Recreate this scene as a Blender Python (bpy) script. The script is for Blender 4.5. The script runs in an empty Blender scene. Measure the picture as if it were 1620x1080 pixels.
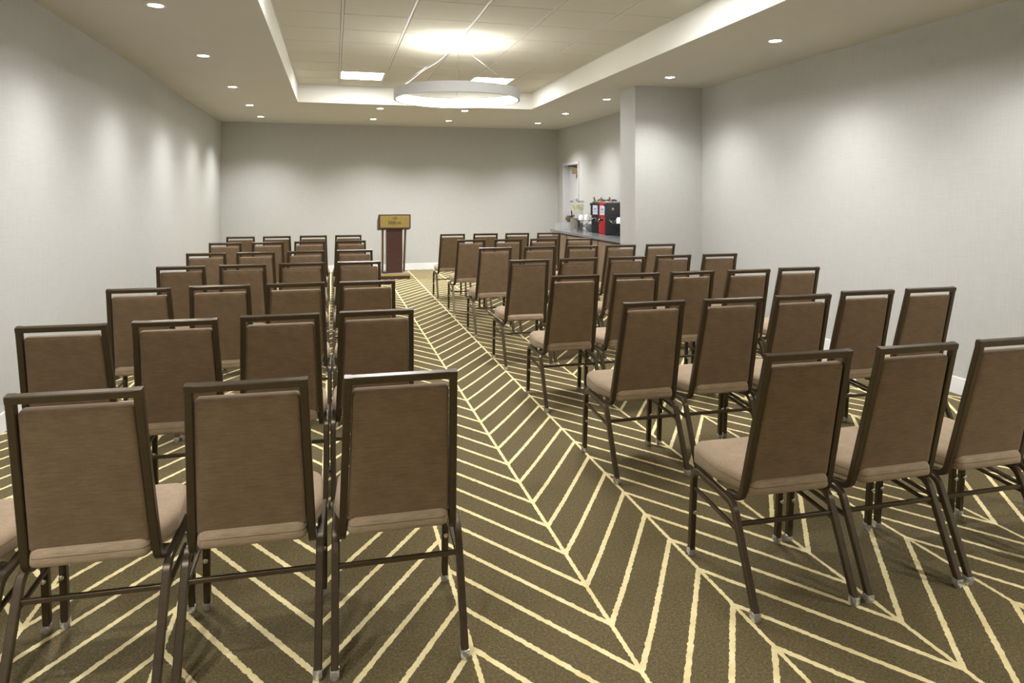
import bpy, bmesh, math, random
from mathutils import Vector, Matrix
random.seed(7)
sc = bpy.context.scene
COL = sc.collection

# ------------------------------------------------------------------ camera
YAW = 0.25362
EYE = 1.53
cam_data = bpy.data.cameras.new('camera')
cam_data.sensor_fit = 'HORIZONTAL'
cam_data.sensor_width = 36.0
cam_data.lens = 1088.4 / 1620 * 36
cam_data.shift_y = -(540 - 306.9) / 1620
cam_data.clip_start = 0.05
cam = bpy.data.objects.new('camera', cam_data)
COL.objects.link(cam)
cam.location = (0, 0, EYE)
cam.rotation_euler = (math.pi / 2, 0, -YAW)
sc.camera = cam

# ------------------------------------------------------------------ world, exposure
world = bpy.data.worlds.new('world')
sc.world = world
world.use_nodes = True
world.node_tree.nodes['Background'].inputs[0].default_value = (1, 1, 1, 1)
world.node_tree.nodes['Background'].inputs[1].default_value = 0.0
vs = sc.view_settings
vs.view_transform = 'Standard'
vs.look = 'None'
vs.exposure = 0.82
vs.gamma = 1.0
vs.use_curve_mapping = False

# light levels of the lamps, seen and added
DOWN_W = 110.0          # each recessed downlight (watts of a spot)
RING_E = 20.0          # ring pendant inner band
PANEL_E = 32.0          # lay-in panels
LENS_E = 30.0
WARM = (1.0, 0.955, 0.87)
NEUTRAL = (1.0, 0.995, 0.965)

# ------------------------------------------------------------------ room numbers
XL, XR, YB, YF = -2.06, 4.63, 13.97, -3.0
ZC = 2.90              # soffit
ZT = 3.1715            # tiles in the raised tray
TX0, TX1, TY0, TY1 = -0.52, 3.10, -1.2, 10.711
S = 0.6096
PX0, PY0, PY1 = 3.69, 8.03, 8.50   # column at the right wall


# ------------------------------------------------------------------ node helpers
class V:
    """a float socket with arithmetic"""
    def __init__(s, nt, sock):
        s.nt, s.k = nt, sock

    def op(s, o, b=None, c=None):
        n = s.nt.nodes.new('ShaderNodeMath')
        n.operation = o
        for i, v in enumerate((s, b, c)):
            if v is None:
                continue
            if isinstance(v, V):
                s.nt.links.new(v.k, n.inputs[i])
            else:
                n.inputs[i].default_value = v
        return V(s.nt, n.outputs[0])

    def __add__(s, b): return s.op('ADD', b)
    def __sub__(s, b): return s.op('SUBTRACT', b)
    def __mul__(s, b): return s.op('MULTIPLY', b)
    def __truediv__(s, b): return s.op('DIVIDE', b)


def new_mat(name):
    m = bpy.data.materials.new(name)
    m.use_nodes = True
    nt = m.node_tree
    b = nt.nodes['Principled BSDF']
    return m, nt, b


def coords(nt, scale=(1, 1, 1)):
    t = nt.nodes.new('ShaderNodeTexCoord')
    mp = nt.nodes.new('ShaderNodeMapping')
    mp.inputs['Scale'].default_value = scale
    nt.links.new(t.outputs['Object'], mp.inputs['Vector'])
    return mp.outputs[0]


def noise(nt, vec, scale, detail=2.0, rough=0.5):
    n = nt.nodes.new('ShaderNodeTexNoise')
    n.inputs['Scale'].default_value = scale
    n.inputs['Detail'].default_value = detail
    n.inputs['Roughness'].default_value = rough
    nt.links.new(vec, n.inputs['Vector'])
    return V(nt, n.outputs['Fac'])


def ramp(nt, fac, stops):
    r = nt.nodes.new('ShaderNodeValToRGB')
    e = r.color_ramp.elements
    while len(e) < len(stops):
        e.new(0.5)
    for el, (p, c) in zip(e, stops):
        el.position = p
        el.color = (*c, 1)
    nt.links.new(fac.k, r.inputs[0])
    return r.outputs[0]


def mixcol(nt, fac, a, b):
    n = nt.nodes.new('ShaderNodeMix')
    n.data_type = 'RGBA'
    if isinstance(fac, V):
        nt.links.new(fac.k, n.inputs[0])
    else:
        n.inputs[0].default_value = fac
    for i, c in ((6, a), (7, b)):
        if isinstance(c, tuple):
            n.inputs[i].default_value = (*c, 1)
        else:
            nt.links.new(c, n.inputs[i])
    return n.outputs[2]


def bump(nt, b, height, strength, dist=0.002):
    n = nt.nodes.new('ShaderNodeBump')
    n.inputs['Strength'].default_value = strength
    n.inputs['Distance'].default_value = dist
    nt.links.new(height.k, n.inputs['Height'])
    nt.links.new(n.outputs[0], b.inputs['Normal'])


def plain(name, col, rough=0.5, metal=0.0, var=0.06, scale=40.0, spec=0.5):
    m, nt, b = new_mat(name)
    v = noise(nt, coords(nt), scale, 3)
    lo = tuple(c * (1 - var) for c in col)
    hi = tuple(min(1, c * (1 + var)) for c in col)
    nt.links.new(ramp(nt, v, [(0.3, lo), (0.7, hi)]), b.inputs['Base Color'])
    b.inputs['Roughness'].default_value = rough
    b.inputs['Metallic'].default_value = metal
    b.inputs['Specular IOR Level'].default_value = spec
    return m


def emitter(name, col, strength):
    m, nt, b = new_mat(name)
    b.inputs['Base Color'].default_value = (0.9, 0.9, 0.88, 1)
    b.inputs['Emission Color'].default_value = (*col, 1)
    b.inputs['Emission Strength'].default_value = strength
    return m


# ------------------------------------------------------------------ materials
def carpet_material():
    m, nt, b = new_mat('carpet')
    tc = nt.nodes.new('ShaderNodeTexCoord')
    sep = nt.nodes.new('ShaderNodeSeparateXYZ')
    nt.links.new(tc.outputs['Object'], sep.inputs[0])
    obj = tc.outputs['Object']
    x, y = V(nt, sep.outputs[0]), V(nt, sep.outputs[1])
    jx = (noise(nt, obj, 55, 2) - 0.5) * 0.012
    jy = (noise(nt, obj, 47, 2) - 0.5) * 0.012
    # the spines are not woven quite evenly
    dx = (x - 1.449).op('ABSOLUTE') * (-1 / 0.35) + 1.0
    x = x + dx.op('MAXIMUM', 0.0) * 0.018 + jx
    y = y + jy
    W, P = 0.5047, 0.2494
    u = (x - (0.9556 - W * 20)) / W
    fl = u.op('FLOOR')
    t = u - fl
    par = fl.op('MODULO', 2.0)                      # 0: rising to the right, 1: falling
    tri = (t * (par * -2.0 + 1.0)) + par
    v = (y - 0.035 - tri * (3 * P)) / P
    fv = (v - v.op('FLOOR') - 0.5).op('ABSOLUTE')   # 0.5 on a stripe
    stripe = fv.op('GREATER_THAN', 0.5 - 0.0185 / P)
    ft = (t - 0.5).op('ABSOLUTE')
    spine = ft.op('GREATER_THAN', 0.5 - 0.0085 / W)
    line = stripe.op('MAXIMUM', spine)
    sp = noise(nt, obj, 330, 2, 0.7)
    big = noise(nt, obj, 95, 4, 0.7)
    mixn = sp * 0.65 + big * 0.35
    dark = ramp(nt, mixn, [(0.36, (0.050, 0.038, 0.017)), (0.5, (0.120, 0.094, 0.046)), (0.64, (0.26, 0.21, 0.11))])
    cream = ramp(nt, sp * 0.5 + noise(nt, obj, 12, 2) * 0.5, [(0.35, (0.71, 0.575, 0.285)), (0.6, (0.87, 0.76, 0.45))])
    nt.links.new(mixcol(nt, line, dark, cream), b.inputs['Base Color'])
    b.inputs['Roughness'].default_value = 0.95
    b.inputs['Specular IOR Level'].default_value = 0.12
    bump(nt, b, sp + line * 0.4, 0.5, 0.003)
    return m


def wall_material(name, col):
    m, nt, b = new_mat(name)
    v1 = noise(nt, coords(nt, (160, 160, 6)), 1.0, 3, 0.6)      # vertical threads
    v2 = noise(nt, coords(nt, (6, 6, 190)), 1.0, 3, 0.6)        # horizontal threads
    t = v1 * 0.5 + v2 * 0.5
    lo = tuple(c * 0.94 for c in col)
    hi = tuple(min(1, c * 1.045) for c in col)
    nt.links.new(ramp(nt, t, [(0.36, lo), (0.62, hi)]), b.inputs['Base Color'])
    b.inputs['Roughness'].default_value = 0.7
    b.inputs['Specular IOR Level'].default_value = 0.2
    bump(nt, b, t, 0.15, 0.001)
    return m


def fabric_material(name, col):
    m, nt, b = new_mat(name)
    wob = noise(nt, coords(nt, (14, 14, 14)), 1.0, 2)
    t = nt.nodes.new('ShaderNodeTexCoord')
    sep = nt.nodes.new('ShaderNodeSeparateXYZ')
    nt.links.new(t.outputs['Object'], sep.inputs[0])
    # threads run across the chair: along x, thin in y and z
    thread = noise(nt, coords(nt, (22, 240, 240)), 1.0, 3, 0.7)
    weave = noise(nt, coords(nt, (420, 420, 420)), 1.0, 1, 0.5)
    f = thread * 0.55 + weave * 0.25 + wob * 0.2
    lo = tuple(c * 0.74 for c in col)
    hi = tuple(min(1, c * 1.20) for c in col)
    nt.links.new(ramp(nt, f, [(0.36, lo), (0.64, hi)]), b.inputs['Base Color'])
    b.inputs['Roughness'].default_value = 0.82
    b.inputs['Specular IOR Level'].default_value = 0.25
    b.inputs['Sheen Weight'].default_value = 0.15
    b.inputs['Sheen Roughness'].default_value = 0.5
    bump(nt, b, thread * 0.6 + weave * 0.4, 0.35, 0.0012)
    return m


def wood_material(name, a, c, axis='z', rough=0.45, sc_=3.0):
    m, nt, b = new_mat(name)
    s = {'z': (40, 40, 1.6), 'y': (40, 1.6, 40), 'x': (1.6, 40, 40)}[axis]
    v = noise(nt, coords(nt, s), sc_ * 0.5, 5, 0.6)
    nt.links.new(ramp(nt, v, [(0.32, a), (0.7, c)]), b.inputs['Base Color'])
    b.inputs['Roughness'].default_value = rough
    bump(nt, b, v, 0.08, 0.001)
    return m


def glass_material(name, tint, gloss=0.10, opacity=0.0, body=(0.8, 0.8, 0.8)):
    m, nt, b = new_mat(name)
    nt.nodes.remove(b)
    out = nt.nodes['Material Output']
    tr = nt.nodes.new('ShaderNodeBsdfTransparent')
    tr.inputs[0].default_value = (*tint, 1)
    gl = nt.nodes.new('ShaderNodeBsdfGlossy')
    gl.inputs['Roughness'].default_value = 0.05
    df = nt.nodes.new('ShaderNodeBsdfDiffuse')
    df.inputs[0].default_value = (*body, 1)
    m0 = nt.nodes.new('ShaderNodeMixShader')
    m0.inputs[0].default_value = opacity
    nt.links.new(tr.outputs[0], m0.inputs[1])
    nt.links.new(df.outputs[0], m0.inputs[2])
    m1 = nt.nodes.new('ShaderNodeMixShader')
    m1.inputs[0].default_value = gloss
    nt.links.new(m0.outputs[0], m1.inputs[1])
    nt.links.new(gl.outputs[0], m1.inputs[2])
    nt.links.new(m1.outputs[0], out.inputs[0])
    return m


M = {}
M['carpet'] = carpet_material()
M['wall'] = wall_material('wall_vinyl', (0.488, 0.490, 0.474))
M['soffit'] = plain('soffit_paint', (0.59, 0.57, 0.515), 0.85, var=0.015, scale=3, spec=0.2)
M['tray'] = plain('tray_paint', (0.72, 0.71, 0.64), 0.85, var=0.015, scale=3, spec=0.2)
M['tile'] = plain('ceiling_tile', (0.61, 0.595, 0.525), 0.9, var=0.03, scale=220, spec=0.1)
M['grid'] = plain('grid_metal', (0.60, 0.60, 0.57), 0.5, var=0.02)
M['gap'] = plain('groove_shade', (0.09, 0.088, 0.075), 0.7, var=0.02)
M['white'] = plain('white_trim', (0.80, 0.81, 0.82), 0.45, var=0.02, scale=4)
M['door'] = plain('door_paint', (0.56, 0.565, 0.585), 0.45, var=0.02, scale=4)
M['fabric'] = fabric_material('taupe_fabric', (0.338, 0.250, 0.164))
M['back_shaded'] = fabric_material('shaded_back_fabric', (0.212, 0.144, 0.086))  # seat fabric made darker and browner, shade on the backs put into colour
M['bronze'] = plain('bronze_frame', (0.074, 0.053, 0.030), 0.32, 0.45, var=0.10, scale=60)
M['chrome'] = plain('chrome', (0.72, 0.72, 0.71), 0.16, 1.0, var=0.04, scale=80)
M['glide'] = plain('glide_plastic', (0.62, 0.62, 0.62), 0.14, 0.65, var=0.25, scale=120, spec=0.8)
M['steel'] = plain('brushed_steel', (0.46, 0.455, 0.44), 0.2, 1.0, var=0.05, scale=60)
M['black'] = plain('black_plastic', (0.022, 0.022, 0.024), 0.38, var=0.2)
M['charcoal'] = plain('charcoal_enamel', (0.018, 0.0185, 0.021), 0.45, var=0.15, spec=0.3)
M['red'] = plain('red_enamel', (0.42, 0.016, 0.018), 0.32, var=0.06)
M['brass'] = plain('antique_brass', (0.15, 0.10, 0.042), 0.45, 0.5, var=0.1)
M['bronze_box'] = plain('closer_bronze', (0.26, 0.17, 0.09), 0.45, 0.3, var=0.1)
M['counter'] = plain('grey_stone_top', (0.14, 0.142, 0.148), 0.22, var=0.2, scale=120)
M['walnut'] = wood_material('walnut_laminate', (0.135, 0.080, 0.050), (0.27, 0.175, 0.115), 'z')
M['mahogany'] = wood_material('mahogany', (0.036, 0.015, 0.013), (0.075, 0.031, 0.026), 'x', 0.28)
M['dark_wood'] = wood_material('dark_wood', (0.045, 0.016, 0.010), (0.075, 0.028, 0.018), 'x', 0.55)
M['gold'] = plain('gold_plate', (0.30, 0.225, 0.062), 0.42, 0.35, var=0.08, scale=30)
M['gold_edge'] = plain('gold_edge', (0.42, 0.32, 0.12), 0.4, 0.3, var=0.08)
M['ink'] = plain('dark_ink', (0.035, 0.012, 0.010), 0.6, var=0.05)
M['grey_plat'] = plain('grey_base_top', (0.22, 0.215, 0.22), 0.4, var=0.1)
M['china'] = plain('white_china', (0.82, 0.82, 0.82), 0.2, var=0.02)
M['glass'] = glass_material('clear_glass', (0.97, 0.98, 0.98), 0.13, 0.09, (0.85, 0.85, 0.85))
M['poly'] = glass_material('clear_jar', (0.985, 0.99, 0.99), 0.05, 0.12, (0.85, 0.86, 0.86))
M['water'] = glass_material('water', (0.96, 0.97, 0.96), 0.0, 0.22, (0.72, 0.74, 0.72))
M['lemon'] = plain('lemon', (0.80, 0.70, 0.07), 0.5, var=0.2, scale=70)
M['card'] = plain('pale_blue_card', (0.50, 0.55, 0.66), 0.5, var=0.25, scale=35)
M['grey_box'] = plain('grey_box', (0.21, 0.22, 0.24), 0.5, var=0.08)
M['ring_white'] = plain('ring_white', (0.62, 0.62, 0.61), 0.5, var=0.02)
M['ring_light'] = emitter('ring_light', WARM, RING_E)
M['panel_light'] = emitter('panel_light', (0.98, 0.98, 1.0), PANEL_E)
M['lens'] = emitter('downlight_lens', (1.0, 0.98, 0.94), LENS_E)


# ------------------------------------------------------------------ mesh helpers
def obj(name, bm, mat, parent=None, smooth=False, loc=None):
    bmesh.ops.recalc_face_normals(bm, faces=bm.faces)
    me = bpy.data.meshes.new(name)
    bm.to_mesh(me)
    bm.free()
    if mat is not None:
        me.materials.append(mat)
    if smooth:
        me.polygons.foreach_set('use_smooth', [True] * len(me.polygons))
        try:
            me.set_sharp_from_angle(angle=math.radians(38))
        except Exception:
            pass
    o = bpy.data.objects.new(name, me)
    COL.objects.link(o)
    if parent is not None:
        o.parent = parent
    if loc is not None:
        o.location = loc
    return o


def thing(name, label, cat, loc=(0, 0, 0), rz=0.0, group=None):
    o = bpy.data.objects.new(name, None)
    o.empty_display_size = 0.1
    COL.objects.link(o)
    o.location = loc
    o.rotation_euler = (0, 0, rz)
    return tag(o, label, cat, group)


def tag(o, label, cat, group=None):
    o['label'] = label
    o['category'] = cat
    if group:
        o['group'] = group
    return o


def struct(name, bm, mat, parent=None, smooth=False):
    o = obj(name, bm, mat, parent, smooth)
    if parent is None:
        o['kind'] = 'structure'
    return o


def box(bm, x0, x1, y0, y1, z0, z1, bev=0.0, seg=2):
    vs_ = bmesh.ops.create_cube(bm, size=1.0)['verts']
    bmesh.ops.scale(bm, vec=(x1 - x0, y1 - y0, z1 - z0), verts=vs_)
    bmesh.ops.translate(bm, vec=((x0 + x1) / 2, (y0 + y1) / 2, (z0 + z1) / 2), verts=vs_)
    if bev:
        ed = list({e for v in vs_ for e in v.link_edges})
        bmesh.ops.bevel(bm, geom=ed, offset=bev, segments=seg, affect='EDGES', profile=0.5)
    return bm


def BX(*a, **k):
    return box(bmesh.new(), *a, **k)


def lathe(bm, prof, n=24, cx=0, cy=0):
    rings = []
    for r, z in prof:
        if r < 1e-6:
            rings.append([bm.verts.new((cx, cy, z))])
        else:
            rings.append([bm.verts.new((cx + r * math.cos(2 * math.pi * i / n), cy + r * math.sin(2 * math.pi * i / n), z)) for i in range(n)])
    for a, b in zip(rings, rings[1:]):
        if len(a) == 1 and len(b) == 1:
            continue
        for i in range(n):
            j = (i + 1) % n
            if len(a) == 1:
                bm.faces.new((a[0], b[i], b[j]))
            elif len(b) == 1:
                bm.faces.new((a[i], a[j], b[0]))
            else:
                bm.faces.new((a[i], a[j], b[j], b[i]))
    return bm


def LT(prof, n=24):
    return lathe(bmesh.new(), prof, n)


def round_path(pts, radii, seg=6):
    """polyline with its inner corners rounded"""
    P = [Vector(p) for p in pts]
    out = [P[0]]
    for i in range(1, len(P) - 1):
        a, b, c = P[i - 1], P[i], P[i + 1]
        r = radii[i - 1]
        d0, d1 = (a - b).normalized(), (c - b).normalized()
        ang = d0.angle(d1)
        if r <= 0 or ang > math.pi - 0.01:
            out.append(b)
            continue
        L = r / math.tan(ang / 2)
        bis = (d0 + d1).normalized()
        cen = b + bis * (r / math.sin(ang / 2))
        s, e = b + d0 * L - cen, b + d1 * L - cen
        tot = s.angle(e)
        axis = s.cross(e).normalized()
        for k in range(seg + 1):
            out.append(cen + Matrix.Rotation(tot * k / seg, 3, axis) @ s)
    out.append(P[-1])
    return out


def sweep(bm, path, w, d=None, side=(1, 0, 0), cham=0.12, n=None):
    """square tube with chamfered edges along a path (n: round tube with n sides)"""
    d = d or w
    X0 = Vector(side)
    path = [Vector(p) for p in path]
    if n:
        prof = [(math.cos(2 * math.pi * i / n) * w / 2, math.sin(2 * math.pi * i / n) * d / 2) for i in range(n)]
    else:
        a, b, c = w / 2, d / 2, min(w, d) * cham
        prof = [(a - c, -b), (a, -b + c), (a, b - c), (a - c, b), (-a + c, b), (-a, b - c), (-a, -b + c), (-a + c, -b)]
    rings = []
    for i, p in enumerate(path):
        if i == 0:
            t = (path[1] - p).normalized()
        elif i == len(path) - 1:
            t = (p - path[-2]).normalized()
        else:
            t = ((p - path[i - 1]).normalized() + (path[i + 1] - p).normalized()).normalized()
        s = (X0 - t * X0.dot(t))
        if s.length < 1e-4:
            s = Vector((0, 0, 1)) - t * t.z
        s.normalize()
        nn = t.cross(s)
        rings.append([bm.verts.new(p + s * u + nn * v) for u, v in prof])
    k = len(prof)
    for a, b in zip(rings, rings[1:]):
        for i in range(k):
            j = (i + 1) % k
            bm.faces.new((a[i], a[j], b[j], b[i]))
    bm.faces.new(rings[0][::-1])
    bm.faces.new(rings[-1])
    return bm


def SW(*a, **k):
    return sweep(bmesh.new(), *a, **k)


def outline(corners, radii, inset, seg=5):
    """closed rounded polygon moved inward by inset; fixed vertex count"""
    n = len(corners)
    P = [Vector(c) for c in corners]
    Q = []
    for i in range(n):
        a, b, c = P[i - 1], P[i], P[(i + 1) % n]
        e0, e1 = (b - a).normalized(), (c - b).normalized()
        n0, n1 = Vector((-e0.y, e0.x)), Vector((-e1.y, e1.x))
        m = (n0 + n1)
        m = m / (m.length_squared / 2)
        Q.append(b + m * inset)
    out = []
    for i in range(n):
        a, b, c = Q[i - 1], Q[i], Q[(i + 1) % n]
        r = max(radii[i] - inset, 0.004)
        d0, d1 = (a - b).normalized(), (c - b).normalized()
        ang = d0.angle(d1)
        L = r / math.tan(ang / 2)
        cen = b + (d0 + d1).normalized() * (r / math.sin(ang / 2))
        s, e = b + d0 * L - cen, b + d1 * L - cen
        for k in range(seg + 1):
            t = k / seg
            v = s.lerp(e, t)
            out.append(cen + v.normalized() * r)
    return out


def cushion(corners, radii, layers, place, seg=5):
    """layers: (inset, height) ; place maps (u, v, h) to a point"""
    bm = bmesh.new()
    rings = []
    for ins, h in layers:
        rings.append([bm.verts.new(place(p.x, p.y, h)) for p in outline(corners, radii, ins, seg)])
    k = len(rings[0])
    for a, b in zip(rings, rings[1:]):
        for i in range(k):
            j = (i + 1) % k
            bm.faces.new((a[i], a[j], b[j], b[i]))
    bm.faces.new(rings[0][::-1])
    bm.faces.new(rings[-1])
    return bm


# ------------------------------------------------------------------ the room
def room():
    struct('floor', BX(XL - 0.2, XR + 0.2, YF - 0.2, YB + 0.2, -0.1, 0.0), M['carpet'])
    struct('wall_left', BX(XL - 0.2, XL, YF - 0.2, YB + 0.2, 0, 3.4), M['wall'])
    struct('wall_back', BX(XL, XR + 0.4, YB, YB + 0.2, 0, 3.4), M['wall'])
    struct('wall_front', BX(XL, XR + 0.4, YF - 0.2, YF, 0, 3.4), M['wall'])
    # right wall with the opening of the service door
    dy0, dy1, dz = 12.70, 13.56, 2.12
    bm = bmesh.new()
    box(bm, XR, XR + 0.4, YF, dy0, 0, 3.4)
    box(bm, XR, XR + 0.4, dy1, YB, 0, 3.4)
    box(bm, XR, XR + 0.4, dy0, dy1, dz, 3.4)
    struct('wall_right', bm, M['wall'])
    struct('wall_column', BX(PX0, XR, PY0, PY1, 0, ZC), M['wall'])
    # soffit around the raised tray
    bm = bmesh.new()
    box(bm, XL, TX0, YF, YB, ZC, 3.35)
    box(bm, TX1, XR, YF, YB, ZC, 3.35)
    box(bm, TX0, TX1, TY1, YB, ZC, 3.35)
    box(bm, TX0, TX1, YF, TY0, ZC, 3.35)
    struct('ceiling', bm, M['soffit'])
    # painted sides of the tray
    t = 0.004
    bm = bmesh.new()
    box(bm, TX0, TX0 + t, TY0, TY1, ZC, ZT + 0.02)
    box(bm, TX1 - t, TX1, TY0, TY1, ZC, ZT + 0.02)
    box(bm, TX0, TX1, TY1 - t, TY1, ZC, ZT + 0.02)
    box(bm, TX0, TX1, TY0, TY0 + t, ZC, ZT + 0.02)
    struct('trim_1', bm, M['tray'])
    # lay-in tiles between the grid bars
    bm = bmesh.new()
    xs = [TX0] + [0.079 + S * i for i in range(5)] + [TX1]
    ys = [TY1 - S * i for i in range(20)]
    lit = set()
    for cx in (1, 4):
        for ry in PANEL_ROWS:
            lit.add((cx, ry))
    for i in range(6):
        for j in range(len(ys) - 1):
            if (i, j) in lit or ys[j + 1] < TY0:
                continue
            g0 = 0.0155
            box(bm, xs[i] + g0, xs[i + 1] - g0, ys[j + 1] + 0.005, ys[j] - 0.005, ZT, ZT + 0.014)
    struct('ceiling_tiles', bm, M['tile'])
    bm = bmesh.new()
    for xx in xs[1:-1]:
        box(bm, xx - 0.0115, xx + 0.0115, TY0, TY1, ZT + 0.003, ZT + 0.013)
    for xx in (TX0, TX1 - 0.016):
        box(bm, xx, xx + 0.016, TY0, TY1, ZT - 0.004, ZT + 0.012)
    box(bm, TX0, TX1, TY1 - 0.016, TY1, ZT - 0.004, ZT + 0.012)
    struct('trim_2', bm, M['grid'])
    struct('trim_3', BX(TX0, TX1, TY0, TY1, ZT + 0.013, ZT + 0.02), M['gap'])  # dark sheet above the tiles, shade of the grooves put into its colour
    # baseboards
    h, d = 0.13, 0.014
    struct('baseboard_left', BX(XL, XL + d, YF, YB, 0, h, bev=0.003), M['white'])
    struct('baseboard_back', BX(XL, XR, YB - d, YB, 0, h, bev=0.003), M['white'])
    bm = bmesh.new()
    box(bm, XR - d, XR, YF, PY0, 0, h, bev=0.003)
    box(bm, XR - d, XR, 12.36, 12.64, 0, h, bev=0.003)
    box(bm, XR - d, XR, 13.62, YB, 0, h, bev=0.003)
    box(bm, PX0 - d, XR, PY0 - d, PY0, 0, h, bev=0.003)
    box(bm, PX0 - d, PX0, PY0, PY1, 0, h, bev=0.003)
    struct('baseboard_right', bm, M['white'])
    # service door in the right wall
    bm = bmesh.new()
    w = 0.05
    box(bm, XR - 0.015, XR + 0.16, dy0 - w, dy0 + 0.002, 0, dz + w)
    box(bm, XR - 0.015, XR + 0.16, dy1 - 0.002, dy1 + w, 0, dz + w)
    box(bm, XR - 0.015, XR + 0.16, dy0, dy1, dz - 0.002, dz + w)
    d1 = struct('door_1', BX(XR + 0.11, XR + 0.155, dy0 + 0.004, dy1 - 0.004, 0.01, dz - 0.004, bev=0.003), M['door'])
    obj('door_frame', bm, M['door'], d1)
    c = obj('door_closer', BX(XR + 0.01, XR + 0.108, 12.80, 13.10, 1.93, 2.05, bev=0.012), M['bronze_box'], d1)
    c['label'] = 'brown metal door closer'
    bm = SW([(XR + 0.06, 12.95, 2.06), (XR + 0.03, 13.15, 2.095), (XR + 0.05, 13.42, 2.10)], 0.022, 0.016, side=(0, 0, 1))
    obj('closer_arm', bm, M['bronze'], d1)
    obj('closer_plate', BX(XR + 0.095, XR + 0.1095, 12.82, 13.06, 1.86, 1.93, bev=0.003), M['steel'], d1)
    bar = BX(XR + 0.01, XR + 0.07, 12.76, 13.50, 0.99, 1.06, bev=0.012)
    box(bar, XR + 0.03, XR + 0.109, 13.36, 13.48, 0.96, 1.09, bev=0.01)
    box(bar, XR + 0.03, XR + 0.109, 12.78, 12.86, 0.97, 1.08, bev=0.01)
    p = obj('panic_bar', bar, M['brass'], d1)
    p['label'] = 'brass push bar'


PANEL_ROWS = (1, 9)    # tile rows, counted from the far end, that hold light panels; nearer row added


# ------------------------------------------------------------------ lamps of the room, seen and added
def spot(parent, z, watts, deg=122, blend=0.9, col=NEUTRAL):
    l = bpy.data.lights.new('downlight_beam', 'SPOT')
    l.energy = watts
    l.color = col
    l.spot_size = math.radians(deg)
    l.spot_blend = blend
    l.shadow_soft_size = 0.05
    o = bpy.data.objects.new('downlight_beam', l)
    COL.objects.link(o)
    o.parent = parent
    o.location = (0, 0, z)


def downlights():
    left = [5.48, 7.36, 9.40, 11.26, 12.90]
    right = [5.36, 7.35, 9.28, 11.12, 12.74]
    ordn = ['nearest', 'second', 'third', 'fourth', 'farthest']
    spec = []
    for i, y in enumerate(left):
        spec.append((-1.25, y, 'round recessed downlight, %s in the row along the left wall' % ordn[i]))
    for i, y in enumerate(right):
        spec.append((3.82, y, 'round recessed downlight, %s in the row along the right wall' % ordn[i]))
    spec += [(0.72, 11.20, 'round recessed downlight left of centre, between tray and back row of lights'),
             (2.09, 11.16, 'round recessed downlight right of centre, just beyond the tray edge'),
             (0.70, 12.81, 'round recessed downlight left of centre, close to the back wall'),
             (2.08, 12.74, 'round recessed downlight right of centre, close to the back wall')]
    for y in (3.55, 1.65, -0.3):       # unseen spots continue the two rows; last pair is added fill
        spec.append((-1.25, y, None))
        spec.append((3.82, y, None))
    first = None
    for x, y, lab in spec:
        if lab is None:
            o = bpy.data.objects.new('unseen_spot_mount', None)
            COL.objects.link(o)
            o.location = (x, y, ZC)
            spot(o, -0.012, DOWN_W * (0.75 if y > 0 else 3.6))  # pair behind the camera boosted to brighten the near chair backs
            continue
        t = thing('recessed_downlight', lab, 'ceiling light', (x, y, ZC), 0, 'recessed downlights in the soffit')
        if first is None:
            a = obj('trim_ring', LT([(0.050, -0.0005), (0.052, -0.004), (0.066, -0.004), (0.068, -0.0005), (0.050, -0.0005)], 32), M['white'], t, True)
            b = obj('lens', LT([(0, -0.002), (0.0505, -0.002), (0.0505, -0.0004), (0, -0.0004)], 32), M['lens'], t)
            first = (a, b)
        else:
            for q in first:
                c = q.copy()
                c.parent = t
                COL.objects.link(c)
        spot(t, -0.012, DOWN_W * (1.3 if y > 12 else 0.9))


def ring_pendant(cx, cy, label):
    R, z0, z1 = 0.68, 2.547, 2.652
    t = thing('ring_pendant', label, 'chandelier', (cx, cy, ZT), 0, None)
    z0 -= ZT
    z1 -= ZT
    obj('band', LT([(R - 0.022, z0 + 0.004), (R - 0.022, z0), (R, z0), (R, z1), (R - 0.022, z1), (R - 0.022, z1 - 0.004), (R - 0.012, z1 - 0.004), (R - 0.012, z0 + 0.004), (R - 0.022, z0 + 0.004)], 96), M['ring_white'], t, True)
    d = obj('diffuser', LT([(R - 0.021, z0 + 0.004), (R - 0.021, z1 - 0.004), (R - 0.013, z1 - 0.004), (R - 0.013, z0 + 0.004), (R - 0.021, z0 + 0.004)], 96), M['ring_light'], t, True)
    d['label'] = 'glowing inner band'
    obj('canopy', LT([(0, -0.03), (0.105, -0.03), (0.11, -0.022), (0.11, 0), (0, 0)], 40), M['white'], t, True)
    for k, a in enumerate((200, 320, 80)):
        a = math.radians(a)
        e = Vector((math.cos(a) * (R - 0.011), math.sin(a) * (R - 0.011), z1 - 0.002))
        obj('cable', SW([Vector((math.cos(a) * 0.03, math.sin(a) * 0.03, -0.03)), e], 0.003, n=6, side=(0.3, 0.5, 0.1)), M['chrome'], t)
    a = math.radians(206)
    e = Vector((math.cos(a) * (R - 0.011), math.sin(a) * (R - 0.011), z1 - 0.002))
    s = Vector((-0.03, -0.01, -0.03))
    pts = []
    for i in range(13):
        u = i / 12
        p = s.lerp(e, u)
        p.z -= 0.045 * math.sin(math.pi * u) * (0.6 + 0.4 * math.sin(7 * u))
        pts.append(p)
    c = obj('power_cord', SW(pts, 0.0055, n=8, side=(0.3, 0.5, 0.1)), M['white'], t, True)
    c['label'] = 'white power cord'
    return t


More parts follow.
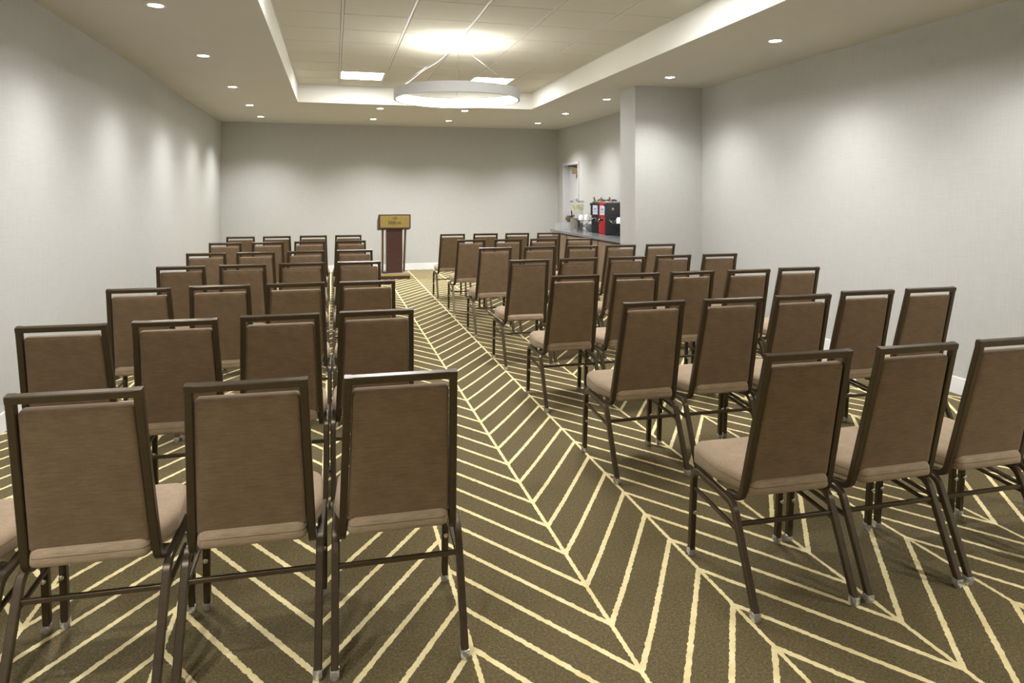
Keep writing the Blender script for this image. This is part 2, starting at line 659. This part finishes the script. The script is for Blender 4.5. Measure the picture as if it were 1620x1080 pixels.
def ceiling_lights():
    ring_pendant(1.30, 7.39, 'large white ring pendant with glowing inner band hanging under the ceiling tray')
    for row, lab in ((1, True), (9, False)):
        for cx in (1, 4):
            x0 = 0.079 + S * (cx - 1) + 0.012
            x1 = x0 + S - 0.024
            y1 = TY1 - S * row - 0.003
            y0 = y1 - S + 0.006
            lb = ('square glowing panel light in the ceiling tiles, left of the ring pendant' if cx == 1 else
                  'square glowing panel light in the ceiling tiles, just behind the ring pendant')
            if not lab:  # unseen pair, added for light on the near rows
                lb = ('added square panel light in the tiles above the left chairs, outside the view' if cx == 1 else
                      'added square panel light in the tiles above the aisle, outside the view')
            t = thing('panel_light', lb, 'ceiling light', ((x0 + x1) / 2, (y0 + y1) / 2, ZT), 0, 'panel lights in the ceiling tray')
            hx, hy = (x1 - x0) / 2, (y1 - y0) / 2
            bm = bmesh.new()
            box(bm, -hx, -hx + 0.014, -hy, hy, 0, 0.012)
            box(bm, hx - 0.014, hx, -hy, hy, 0, 0.012)
            box(bm, -hx + 0.014, hx - 0.014, -hy, -hy + 0.014, 0, 0.012)
            box(bm, -hx + 0.014, hx - 0.014, hy - 0.014, hy, 0, 0.012)
            obj('frame', bm, M['white'], t)
            obj('diffuser', BX(-hx + 0.014, hx - 0.014, -hy + 0.014, hy - 0.014, 0.003, 0.01), M['panel_light'], t)
    ring_pendant(1.30, 2.40, 'added ring pendant over the nearest rows, above the top of the view')  # unseen second ring, added to light the near chairs


# ------------------------------------------------------------------ banquet chairs
def make_chair():
    t = bpy.data.objects.new('banquet_chair', None)
    COL.objects.link(t)
    W = 0.025
    LX = 0.2075
    # rear face of the back runs from (y .109, z .38) up to (y -.028, z .954)
    def back_y(z):
        return 0.109 + (z - 0.379) * (-0.137 / 0.575)
    lean = Vector((0, -0.137, 0.575)).normalized()
    nrm = Vector((0, lean.z, -lean.y))          # forward of the back
    # --- back frame: two uprights with their forward J and the top rail
    bm = bmesh.new()
    zt = 0.954
    for s in (-1, 1):
        xt, xb = s * (0.179 - W / 2), s * (0.197 - W / 2)
        top = Vector((xt, back_y(zt), zt)) + nrm * (W / 2)
        low = Vector((xb, back_y(0.379) + 0.006, 0.379)) + nrm * (W / 2)
        path = round_path([top, low, Vector((xb, 0.215, 0.372))], [0.05], 7)
        sweep(bm, path, W)
    xt = 0.179
    c = Vector((0, back_y(zt), zt)) + nrm * (W / 2) - lean * (W / 2)
    sweep(bm, [c + Vector((-xt, 0, 0)), c + Vector((xt, 0, 0))], W, W, side=tuple(nrm))
    obj('back_frame', bm, M['bronze'], t, True)
    # --- padded back
    zb, zp = 0.442, 0.904
    Lp = (zp - zb) / lean.z
    base = Vector((0, back_y(zb), zb))
    cor = [(-0.169, 0), (0.169, 0), (0.1535, Lp), (-0.1535, Lp)]
    lay = [(0.030, 0.0035), (0.014, 0.0045), (0.006, 0.0065), (0.0015, 0.011), (0, 0.017), (0, 0.030), (0.002, 0.036), (0.008, 0.043), (0.02, 0.048), (0.05, 0.053), (0.09, 0.055)]
    bm = cushion(cor, [0.02, 0.02, 0.014, 0.014], lay, lambda u, v, h: base + Vector((u, 0, 0)) + lean * v + nrm * h)
    obj('backrest', bm, M['back_shaded'], t, True)
    # --- boxed seat with a welt
    cor = [(-0.160, 0.078), (0.160, 0.078), (0.213, 0.270), (0.200, 0.498), (-0.200, 0.498), (-0.213, 0.270)]
    rad = [0.03, 0.03, 0.08, 0.055, 0.055, 0.08]
    lay = [(0.03, 0.398), (0.010, 0.399), (0.003, 0.403), (0, 0.410), (0, 0.432), (0.0005, 0.440), (0.004, 0.4425), (0.0005, 0.445), (0.002, 0.452), (0.008, 0.462), (0.018, 0.470), (0.035, 0.477), (0.065, 0.483), (0.11, 0.486)]
    bm = cushion(cor, rad, lay, lambda u, v, h: Vector((u, v, h + (v - 0.29) * (0.03 if h > 0.42 else -0.04))))
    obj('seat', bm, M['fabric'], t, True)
    # --- legs, rails
    rail = obj  # readability below
    for s in (-1, 1):
        x = s * LX
        fl = round_path([(x, 0.472, 0.028), (x, 0.446, 0.384), (x, 0.365, 0.3765)], [0.055], 7)
        leg = obj('leg', SW(fl, W), M['bronze'], t, True)
        g = bmesh.new()
        box(g, x - 0.0150, x + 0.0145, 0.4605, 0.4895, 0.008, 0.034, bev=0.003)
        lathe(g, [(0, 0.0), (0.013, 0.0), (0.0145, 0.003), (0.0145, 0.009), (0, 0.009)], 16, x, 0.475)
        obj('glide', g, M['glide'], leg, True)
        b = bmesh.new()
        lathe(b, [(0, 0), (0.0075, 0), (0.009, 0.004), (0.009, 0.010), (0, 0.013)], 14)
        bmesh.ops.rotate(b, cent=(0, 0, 0), matrix=Matrix.Rotation(math.pi / 2, 3, 'X'), verts=b.verts)
        bmesh.ops.translate(b, vec=(x, 0.4462, 0.195), verts=b.verts)
        obj('bumper', b, M['chrome'], leg, True)
        rl = round_path([(x, 0.003, 0.028), (x, 0.146, 0.362), (x, 0.240, 0.3685)], [0.055], 7)
        leg = obj('leg', SW(rl, W), M['bronze'], t, True)
        g = bmesh.new()
        box(g, x - 0.0150, x + 0.0145, -0.010, 0.021, 0.008, 0.034, bev=0.003)
        lathe(g, [(0, 0.0), (0.013, 0.0), (0.0145, 0.003), (0.0145, 0.009), (0, 0.009)], 16, x, 0.004)
        obj('glide', g, M['glide'], leg, True)
        obj('seat_rail', SW([(x, 0.239, 0.3684), (x, 0.366, 0.3766)], W), M['bronze'], t, True)
        obj('stretcher', SW([(x - s * 0.001, 0.442, 0.298), (x - s * 0.001, 0.124, 0.272)], 0.014), M['bronze'], t, True)
    obj('stretcher', SW([(-0.2, 0.119, 0.294), (0.2, 0.119, 0.294)], 0.015, side=(0, 0, 1)), M['bronze'], t, True)
    return t


def copy_tree(o):
    c = o.copy()
    COL.objects.link(c)
    for ch in list(o.children):
        d = ch.copy()
        d.parent = c
        COL.objects.link(d)
        for g in list(ch.children):
            e = g.copy()
            e.parent = d
            COL.objects.link(e)
    return c


CHAIRS = {
 ('L', 0): [(1, -1.192, 2.268, -2.0), (2, -0.725, 2.265, -2.0), (3, -0.256, 2.259, -1.6), (4, 0.211, 2.235, -0.8)],
 ('L', 1): [(1, -1.146, 3.411, -2.3), (2, -0.696, 3.428, -1.6), (3, -0.245, 3.455, -0.3), (4, 0.207, 3.465, 0.5)],
 ('L', 2): [(1, -1.143, 4.622, -1.0), (2, -0.690, 4.653, -0.8), (3, -0.236, 4.656, -0.4), (4, 0.217, 4.641, 0.1)],
 ('L', 3): [(1, -1.171, 5.95, -0.8), (2, -0.713, 5.968, -0.4), (3, -0.258, 6.001, -0.1), (4, 0.211, 6.006, 0.0)],
 ('L', 4): [(1, -1.196, 7.21, -0.4), (2, -0.744, 7.211, -0.2), (3, -0.273, 7.237, 0.0), (4, 0.21, 7.255, 0.0)],
 ('L', 5): [(1, -1.235, 8.698, 0.0), (2, -0.761, 8.704, 0.0), (3, -0.281, 8.713, 0.0), (4, 0.205, 8.709, 0.0)],
 ('L', 6): [(1, -1.212, 9.889, 0.0), (2, -0.748, 9.885, 0.0), (3, -0.271, 9.893, 0.0), (4, 0.199, 9.892, 0.0)],
 ('R', 0): [(1, 1.670, 2.160, -0.8), (2, 2.148, 2.156, 0.0), (3, 2.619, 2.161, 0.0), (4, 3.090, 2.165, 0.0)],
 ('R', 1): [(1, 1.655, 3.375, 0.8), (2, 2.128, 3.372, -0.4), (3, 2.582, 3.381, -0.5), (4, 3.073, 3.44, -1.0), (5, 3.534, 3.442, -0.4)],
 ('R', 2): [(1, 1.65, 4.597, 0.3), (2, 2.12, 4.605, 0.1), (3, 2.585, 4.631, 0.2), (4, 3.052, 4.617, -0.2), (5, 3.524, 4.657, -0.4)],
 ('R', 3): [(1, 1.657, 5.798, 0.3), (2, 2.122, 5.827, -0.2), (3, 2.602, 5.854, -0.4), (4, 3.096, 5.899, -0.4), (5, 3.593, 5.909, -0.8)],
 ('R', 4): [(1, 1.677, 7.194, -0.1), (2, 2.181, 7.205, -0.3), (3, 2.669, 7.193, -0.2), (4, 3.134, 7.211, -0.4), (5, 3.633, 7.229, -0.2)],
 ('R', 5): [(1, 1.672, 8.509, 0.0), (2, 2.147, 8.492, -0.1), (3, 2.618, 8.484, -0.1), (4, 3.096, 8.462, -0.1)],
 ('R', 6): [(1, 1.654, 9.796, 0.0), (2, 2.14, 9.796, -0.1), (3, 2.617, 9.793, -0.1), (4, 3.101, 9.786, -0.1)],
}
ROWS = ['nearest row', 'second nearest row', 'third nearest row', 'middle row', 'third farthest row', 'second farthest row', 'farthest row']


def chairs():
    proto = make_chair()
    used = False
    for (side, r), row in CHAIRS.items():
        for c, x, y, a in row:
            o = copy_tree(proto) if used else proto
            used = True
            o.location = (x, y, 0)
            o.rotation_euler = (0, 0, math.radians(a))
            if side == 'L':
                pos = ['beside the left wall', 'second from the left wall', 'third from the left wall', 'on the aisle'][c - 1]
                lab = 'brown padded banquet chair %s, %s of left block' % (pos, ROWS[r])
                if (r, c) == (0, 1):
                    lab = 'brown padded banquet chair cut off by the left picture edge, nearest row'
            else:
                last = len(row) == c and r > 0
                pos = ['on the aisle', 'second from the aisle', 'third from the aisle', 'fourth from the aisle', 'fifth from the aisle'][c - 1]
                lab = 'brown padded banquet chair %s, %s of right block' % (pos, ROWS[r])
                if r == 0 and c == 3:
                    lab = 'brown padded banquet chair cut off by the right picture edge, nearest row'
                if r == 0 and c == 4:
                    lab = 'banquet chair with only a front leg showing at the right picture edge'
            tag(o, lab, 'chair', 'banquet chairs in the %s block' % ('left' if side == 'L' else 'right'))


# ------------------------------------------------------------------ lectern
def lectern():
    t = thing('lectern', 'mahogany lectern with gold sign standing before the back wall', 'lectern', (1.065, 12.50, 0))
    b = obj('base', BX(-0.272, 0.272, 0.0, 0.40, 0.0, 0.058, bev=0.003), M['mahogany'], t)
    e = obj('base_edge', BX(-0.274, 0.274, -0.003, 0.403, 0.058, 0.100, bev=0.003), M['gold_edge'], b)
    e['label'] = 'gold edge strip'
    obj('base_top', BX(-0.262, 0.262, 0.012, 0.392, 0.100, 0.103), M['grey_plat'], b)
    obj('pedestal', BX(-0.145, 0.145, 0.10, 0.30, 0.103, 0.93, bev=0.004), M['mahogany'], t)
    for s in (-1, 1):
        p = SW([(s * 0.195 - 0.006, 0.30, 0.103), (s * 0.205, 0.16, 0.93)], 0.036, 0.036)
        obj('post', p, M['brass'], t)
    # reading desk: a box whose top slopes to the speaker, sign on the front
    bm = bmesh.new()
    y0, y1 = 0.045, 0.44
    X = 0.288
    v = [bm.verts.new(p) for p in ((-X, y0, 0.905), (X, y0, 0.905), (X, y1, 0.86), (-X, y1, 0.86), (-X, y0, 1.165), (X, y0, 1.165), (X, y1, 1.03), (-X, y1, 1.03))]
    for f in ((0, 1, 2, 3), (4, 5, 6, 7), (0, 1, 5, 4), (1, 2, 6, 5), (2, 3, 7, 6), (3, 0, 4, 7)):
        bm.faces.new([v[i] for i in f])
    bmesh.ops.bevel(bm, geom=list(bm.edges), offset=0.006, segments=2, affect='EDGES')
    obj('desk', bm, M['dark_wood'], t)
    pl = obj('sign_plate', BX(-0.255, 0.262, y0 - 0.006, y0 + 0.002, 0.927, 1.140, bev=0.002), M['gold'], t)
    pl['label'] = 'gold sign plate'
    # lettering in thin raised strokes
    yf, yb = y0 - 0.0085, y0 - 0.0055
    bm = bmesh.new()

    def st(x0, x1, z0, z1):
        box(bm, x0, x1, yf, yb, z0, z1)

    def ringo(cx, cz, rx, rz, wx, wz, a0=0, a1=360, n=28):
        ps = []
        for i in range(n + 1):
            a = math.radians(a0 + (a1 - a0) * i / n)
            ca, sa = math.cos(a), math.sin(a)
            ps.append([bm.verts.new((cx + ca * rx, yf, cz + sa * rz)), bm.verts.new((cx + ca * (rx - wx), yf, cz + sa * (rz - wz)))])
        for p, q in zip(ps, ps[1:]):
            bm.faces.new((p[0], q[0], q[1], p[1]))
    zb = 0.985
    H, h, k = 0.060, 0.040, 0.0125
    x = -0.110
    st(x, x + k, zb, zb + H); st(x + 0.034, x + 0.034 + k, zb, zb + H); st(x, x + 0.04, zb + 0.027, zb + 0.033)
    for q in (x, x + 0.034):
        st(q - 0.005, q + k + 0.005, zb, zb + 0.004); st(q - 0.005, q + k + 0.005, zb + H - 0.004, zb + H)
    x += 0.058
    st(x, x + k, zb, zb + h); st(x - 0.001, x + k + 0.001, zb + 0.048, zb + 0.057); st(x - 0.004, x + k + 0.004, zb, zb + 0.004)
    x += 0.024
    st(x, x + k, zb, zb + H + 0.002); st(x - 0.004, x + k + 0.004, zb, zb + 0.004)
    x += 0.023
    st(x, x + k, zb, zb + 0.051); st(x - 0.006, x + k + 0.008, zb + h - 0.005, zb + h); st(x, x + k + 0.008, zb, zb + 0.004)
    x += 0.043
    ringo(x, zb + h / 2, 0.0215, h / 2 + 0.001, 0.008, 0.005)
    x += 0.033
    st(x, x + k, zb, zb + h); st(x + 0.026, x + 0.026 + k, zb, zb + h - 0.010)
    ringo(x + 0.0175, zb + h - 0.016, 0.0175, 0.017, 0.008, 0.006, 0, 180)
    st(x - 0.004, x + k + 0.004, zb, zb + 0.004); st(x + 0.022, x + k + 0.030, zb, zb + 0.004)
    lt = obj('lettering', bm, M['ink'], pl)
    lt['label'] = 'dark lettering'
    # round crest above the name
    bm = bmesh.new()
    cz, cx = 1.094, 0.004
    ringo(cx, cz, 0.046, 0.032, 0.005, 0.004)
    ringo(cx - 0.012, cz, 0.012, 0.015, 0.006, 0.005, 90, 330)
    ringo(cx + 0.012, cz, 0.012, 0.015, 0.006, 0.005, -90, 150)
    st(cx - 0.010, cx - 0.004, cz - 0.016, cz + 0.016); st(cx + 0.004, cx + 0.010, cz - 0.016, cz + 0.016)
    st(cx - 0.010, cx + 0.010, cz - 0.004, cz + 0.004)
    obj('crest', bm, M['ink'], pl)
    bm = bmesh.new()
    xx = -0.056
    while xx < 0.056:
        w_ = random.uniform(0.004, 0.008)
        st(xx, xx + w_, 0.957, 0.964)
        xx += w_ + 0.0035
    obj('caption_line', bm, M['ink'], pl)
    # gooseneck cable lying on the platform
    p = round_path([(-0.20, 0.05, 0.115), (-0.15, 0.03, 0.115), (-0.12, 0.08, 0.115), (-0.18, 0.10, 0.115), (-0.22, 0.08, 0.115)], [0.02, 0.02, 0.02])
    tag(obj('cable', SW(p, 0.022, n=8, side=(0, 0, 1)), M['black'], None, True, (1.065, 12.50, 0)), 'black coiled cable lying on the lectern base, left of the pedestal', 'cable')


# ------------------------------------------------------------------ service counter
CZ = 0.87
CX0 = 3.94
CY0, CY1 = 8.515, 12.33


def counter():
    tag(obj('countertop', BX(CX0, XR - 0.002, CY0, CY1, CZ - 0.042, CZ, bev=0.003), M['counter']), 'grey stone countertop running along the right wall behind the column', 'countertop')
    units = [(11.49, 12.32, 2, 'walnut base cabinet at the far end of the grey counter'),
             (10.01, 11.48, 2, 'walnut base cabinet in the middle under the grey counter'),
             (8.52, 10.00, 2, 'walnut base cabinet under the grey counter nearest the column')]
    for y0, y1, nd, lab in units:
        t = thing('base_cabinet', lab, 'cabinet', (3.97, (y0 + y1) / 2, 0), 0, 'base cabinets under the counter')
        hw = (y1 - y0) / 2
        obj('body', BX(0.022, XR - 0.016 - 3.97, -hw, hw, 0.09, CZ - 0.043), M['dark_wood'], t)
        obj('toe_kick', BX(0.07, 0.09, -hw, hw, 0.0, 0.09), M['black'], t)
        w = 2 * hw / nd
        for i in range(nd):
            a, b = -hw + w * i + 0.012, -hw + w * (i + 1) - 0.012
            d = obj('door', BX(0.0, 0.021, a, b, 0.10, CZ - 0.065, bev=0.002), M['walnut'], t)
            hy = b - 0.05 if i == 0 else a + 0.05
            bm = SW([(-0.001, hy, 0.74), (-0.028, hy, 0.74), (-0.028, hy, 0.62), (-0.001, hy, 0.62)], 0.010, side=(0, 1, 0))
            obj('handle', bm, M['black'], d)


def dispenser():
    x, y = 4.27, 11.78
    t = thing('drink_dispenser', 'clear drink dispenser of lemon water on a steel base', 'drink dispenser', (x, y, CZ))
    obj('base', LT([(0, 0), (0.118, 0), (0.118, 0.012), (0.112, 0.014), (0.112, 0.020), (0.116, 0.022), (0.116, 0.222), (0.10, 0.228), (0, 0.228)], 40), M['steel'], t, True)
    obj('jar', LT([(0, 0.229), (0.098, 0.229), (0.104, 0.24), (0.127, 0.50), (0.127, 0.5155)], 40), M['poly'], t, True)
    obj('water', LT([(0, 0.2395), (0.1005, 0.246), (0.1195, 0.47), (0, 0.47)], 40), M['water'], t, True)
    l = obj('lid', LT([(0, 0.516), (0.132, 0.516), (0.134, 0.522), (0.130, 0.536), (0.06, 0.548), (0, 0.55)], 40), M['steel'], t, True)
    obj('knob', LT([(0, 0.55), (0.012, 0.55), (0.012, 0.560), (0.026, 0.566), (0.026, 0.576), (0, 0.58)], 20), M['chrome'], l, True)
    d = Vector((-0.80, -0.6, 0)).normalized()
    bm = SW([d * 0.098 + Vector((0, 0, 0.268)), d * 0.185 + Vector((0, 0, 0.262))], 0.030, n=12, side=(0, 0, 1))
    sweep(bm, [d * 0.170 + Vector((0, 0, 0.275)), d * 0.172 + Vector((0, 0, 0.225))], 0.026, n=12)
    sweep(bm, [d * 0.170 + Vector((0, 0, 0.27)), d * 0.178 + Vector((0, 0, 0.365))], 0.020, 0.014)
    tp = obj('tap', bm, M['black'], t, True)
    tp['label'] = 'black tap'
    # lemon slices floating under the lid
    bm = bmesh.new()
    lathe(bm, [(0, -0.003), (0.026, -0.003), (0.028, 0), (0.026, 0.003), (0, 0.003)], 18)
    proto = None
    for i in range(22):
        a = 2 * math.pi * i / 11 + 0.28 * (i // 11)
        r = 0.075 if i < 16 else 0.04
        p = Vector((x + math.cos(a) * r, y + math.sin(a) * r, CZ + 0.390 + 0.026 * (i // 11) + 0.022 * ((i * 37) % 5) / 4))
        if proto is None:
            o = proto = obj('lemon_slice', bm, M['lemon'], None, True)
        else:
            o = proto.copy()
            COL.objects.link(o)
        o.location = p
        o.rotation_euler = (math.pi / 2 + random.uniform(-0.5, 0.5), random.uniform(-0.4, 0.4), a + math.pi / 2)
        tag(o, 'yellow lemon slice floating in the clear drink dispenser', 'lemon slice', 'lemon slices in the dispenser')


def glasses():
    proto = None
    prof = [(0.0362, 0), (0.037, 0.001), (0.030, 0.118), (0.028, 0.120), (0, 0.120)]
    for j in range(3):
        for i in range(4):
            p = (4.045 + 0.085 * i, 12.27 - 0.085 * j, CZ)
            if proto is None:
                o = proto = obj('tumbler', LT(prof, 20), M['glass'], None, True)
            else:
                o = proto.copy()
                COL.objects.link(o)
            o.location = p
            tag(o, 'clear upturned tumbler, %s row of the cluster, %s from the counter front' % (('farthest', 'middle', 'nearest')[j], ('first', 'second', 'third', 'fourth')[i]), 'glass', 'glass tumblers on the counter')


def cup_stand(x, y, rz, lab, cuplab, nx, ny, group):
    h = 0.205
    t = thing('wire_stand', lab, 'stand', (x, y, CZ), rz)
    obj('shelf', BX(-0.15, 0.15, -0.09, 0.09, h - 0.006, h, bev=0.002), M['black'], t)
    for s in (-1, 1):
        obj('leg', SW([(-0.12, s * 0.08, 0.003), (0.12, s * 0.08, h - 0.004)], 0.006, n=8, side=(0, 1, 0)), M['black'], t)
        obj('leg', SW([(0.12, s * 0.073, 0.003), (-0.12, s * 0.073, h - 0.004)], 0.006, n=8, side=(0, 1, 0)), M['black'], t)
    for s in (-1, 1):
        obj('foot_bar', SW([(s * 0.12, -0.085, 0.003), (s * 0.12, 0.085, 0.003)], 0.006, n=8), M['black'], t)
    proto = None
    ca, sa = math.cos(rz), math.sin(rz)
    for i in range(nx):
        for j in range(ny):
            u, v = (i - (nx - 1) / 2) * 0.096, (j - (ny - 1) / 2) * 0.094
            if proto is None:
                bm = LT([(0.042, 0), (0.041, 0.05), (0.036, 0.078), (0.027, 0.086), (0.026, 0.092), (0, 0.09), (0, 0.082), (0.033, 0.074), (0.0385, 0.0), (0.042, 0)], 24)
                o = proto = obj('cup', bm, M['china'], None, True)
                hb = SW(round_path([(0.037, 0, 0.070), (0.060, 0, 0.066), (0.060, 0, 0.024), (0.040, 0, 0.022)], [0.014, 0.014], 4), 0.008, n=8, side=(0, 1, 0))
                obj('handle', hb, M['china'], o, True)
            else:
                o = copy_tree(proto)
            o.location = (x + u * ca - v * sa, y + u * sa + v * ca, CZ + h)
            o.rotation_euler = (0, 0, rz + 0.78)
            tag(o, cuplab % (('left', 'right')[i], ('front', 'back')[j]), 'cup', group)


def urn(x, y, rz, w, d, h, mat, lab, card=True, badge=False):
    t = thing('coffee_urn', lab, 'coffee urn', (x, y, CZ), rz, 'coffee urns on the counter')
    b = BX(-d / 2, d / 2, -w / 2, w / 2, 0.0, h, bev=0.018, seg=3)
    obj('body', b, mat, t, True)
    bm = bmesh.new()
    for s in (-1, 1):
        box(bm, -d / 2 - 0.012, -d / 2 + 0.03, s * w / 2 - 0.022, s * w / 2 + 0.022, h - 0.055, h - 0.01, bev=0.008)
        box(bm, -d / 2 - 0.006, -d / 2 + 0.012, s * (w / 2 - 0.004) - 0.012, s * (w / 2 - 0.004) + 0.012, 0.30, h - 0.05, bev=0.004)
    obj('corner_guard', bm, M['black'], t, True)
    obj('lid', BX(-d / 2 + 0.015, d / 2 - 0.015, -w / 2 + 0.015, w / 2 - 0.015, h, h + 0.022, bev=0.008), M['chrome'], t, True)
    hb = lathe(bmesh.new(), [(0, h + 0.022), (0.062, h + 0.022), (0.066, h + 0.032), (0.05, h + 0.050), (0.02, h + 0.056), (0, h + 0.056)], 24, 0.02, 0)
    obj('lid_handle', hb, M['black'], t, True)
    lv = SW([(-d / 2 + 0.05, 0.05, h + 0.018), (-d / 2 + 0.02, 0.052, h + 0.075), (-d / 2 + 0.035, 0.055, h + 0.088)], 0.028, 0.018, side=(0, 1, 0))
    l = obj('lever', lv, M['bronze_box'], t)
    l['label'] = 'brown lid lever'
    if card:
        c = obj('label_card', BX(-d / 2 - 0.004, -d / 2 - 0.0005, -0.055, 0.055, 0.315, 0.47), M['card'], t)
        c['label'] = 'pale blue card'
        bm = bmesh.new()
        for k, (a0, a1, z) in enumerate(((-0.03, 0.02, 0.41), (-0.02, 0.035, 0.395), (-0.01, 0.03, 0.36))):
            box(bm, -d / 2 - 0.0055, -d / 2 - 0.004, a0, a1, z, z + 0.008)
        obj('card_marks', bm, M['ink'], c)
    if badge:
        c = obj('badge', BX(-d / 2 - 0.004, -d / 2 - 0.0005, -0.016, 0.016, 0.405, 0.44, bev=0.001), M['gold_edge'], t)
        c['label'] = 'small gold badge'
    tp = SW(round_path([(-d / 2 + 0.002, 0, 0.235), (-d / 2 - 0.07, 0, 0.235), (-d / 2 - 0.075, 0, 0.185)], [0.015], 4), 0.03, n=10, side=(0, 1, 0))
    sweep(tp, [(-d / 2 - 0.045, 0, 0.24), (-d / 2 - 0.058, 0, 0.30)], 0.02, 0.014, side=(0, 1, 0))
    obj('tap', tp, M['black'], t, True)
    g = bmesh.new()
    for s in (-1, 1):
        pth = round_path([(-d / 2, s * 0.055, 0.215), (-d / 2 - 0.06, s * 0.06, 0.262), (-d / 2 - 0.11, s * 0.05, 0.25), (-d / 2 - 0.125, s * 0.02, 0.215)], [0.03, 0.03], 5)
        sweep(g, pth, 0.009, n=8, side=(0, 1, 0.1))
    obj('tap_guard', g, M['chrome'], t, True)


def tea_box():
    t = thing('tea_box', 'grey box of white packets on the counter behind the wire stand', 'box', (4.49, 11.60, CZ))
    obj('body', BX(-0.08, 0.08, -0.10, 0.10, 0, 0.125, bev=0.004), M['grey_box'], t)
    obj('packets', BX(-0.07, 0.07, -0.09, 0.09, 0.125, 0.16, bev=0.006), M['china'], t)


def service():
    counter()
    dispenser()
    glasses()
    cup_stand(4.25, 11.38, -0.35, 'black wire stand holding white cups, between dispenser and urns', 'white cup beside the drink dispenser, %s of the %s row on its stand', 2, 2, 'white cups on the far stand')
    tea_box()
    urn(4.40, 10.98, 0.42, 0.20, 0.24, 0.52, M['charcoal'], 'black coffee urn with blue card, left of the red urn')
    urn(4.40, 10.66, 0.40, 0.18, 0.24, 0.52, M['red'], 'red coffee urn between two black urns')
    urn(4.355, 10.315, 1.15, 0.25, 0.22, 0.52, M['charcoal'], 'black coffee urn with gold badge, next to the column', card=False, badge=True)
    cup_stand(4.335, 9.90, -0.30, 'black wire stand holding white cups, in front of the badged urn', 'white cup next to the column, %s of the %s row on its stand', 2, 2, 'white cups on the near stand')


room()
downlights()
ceiling_lights()
chairs()
lectern()
service()
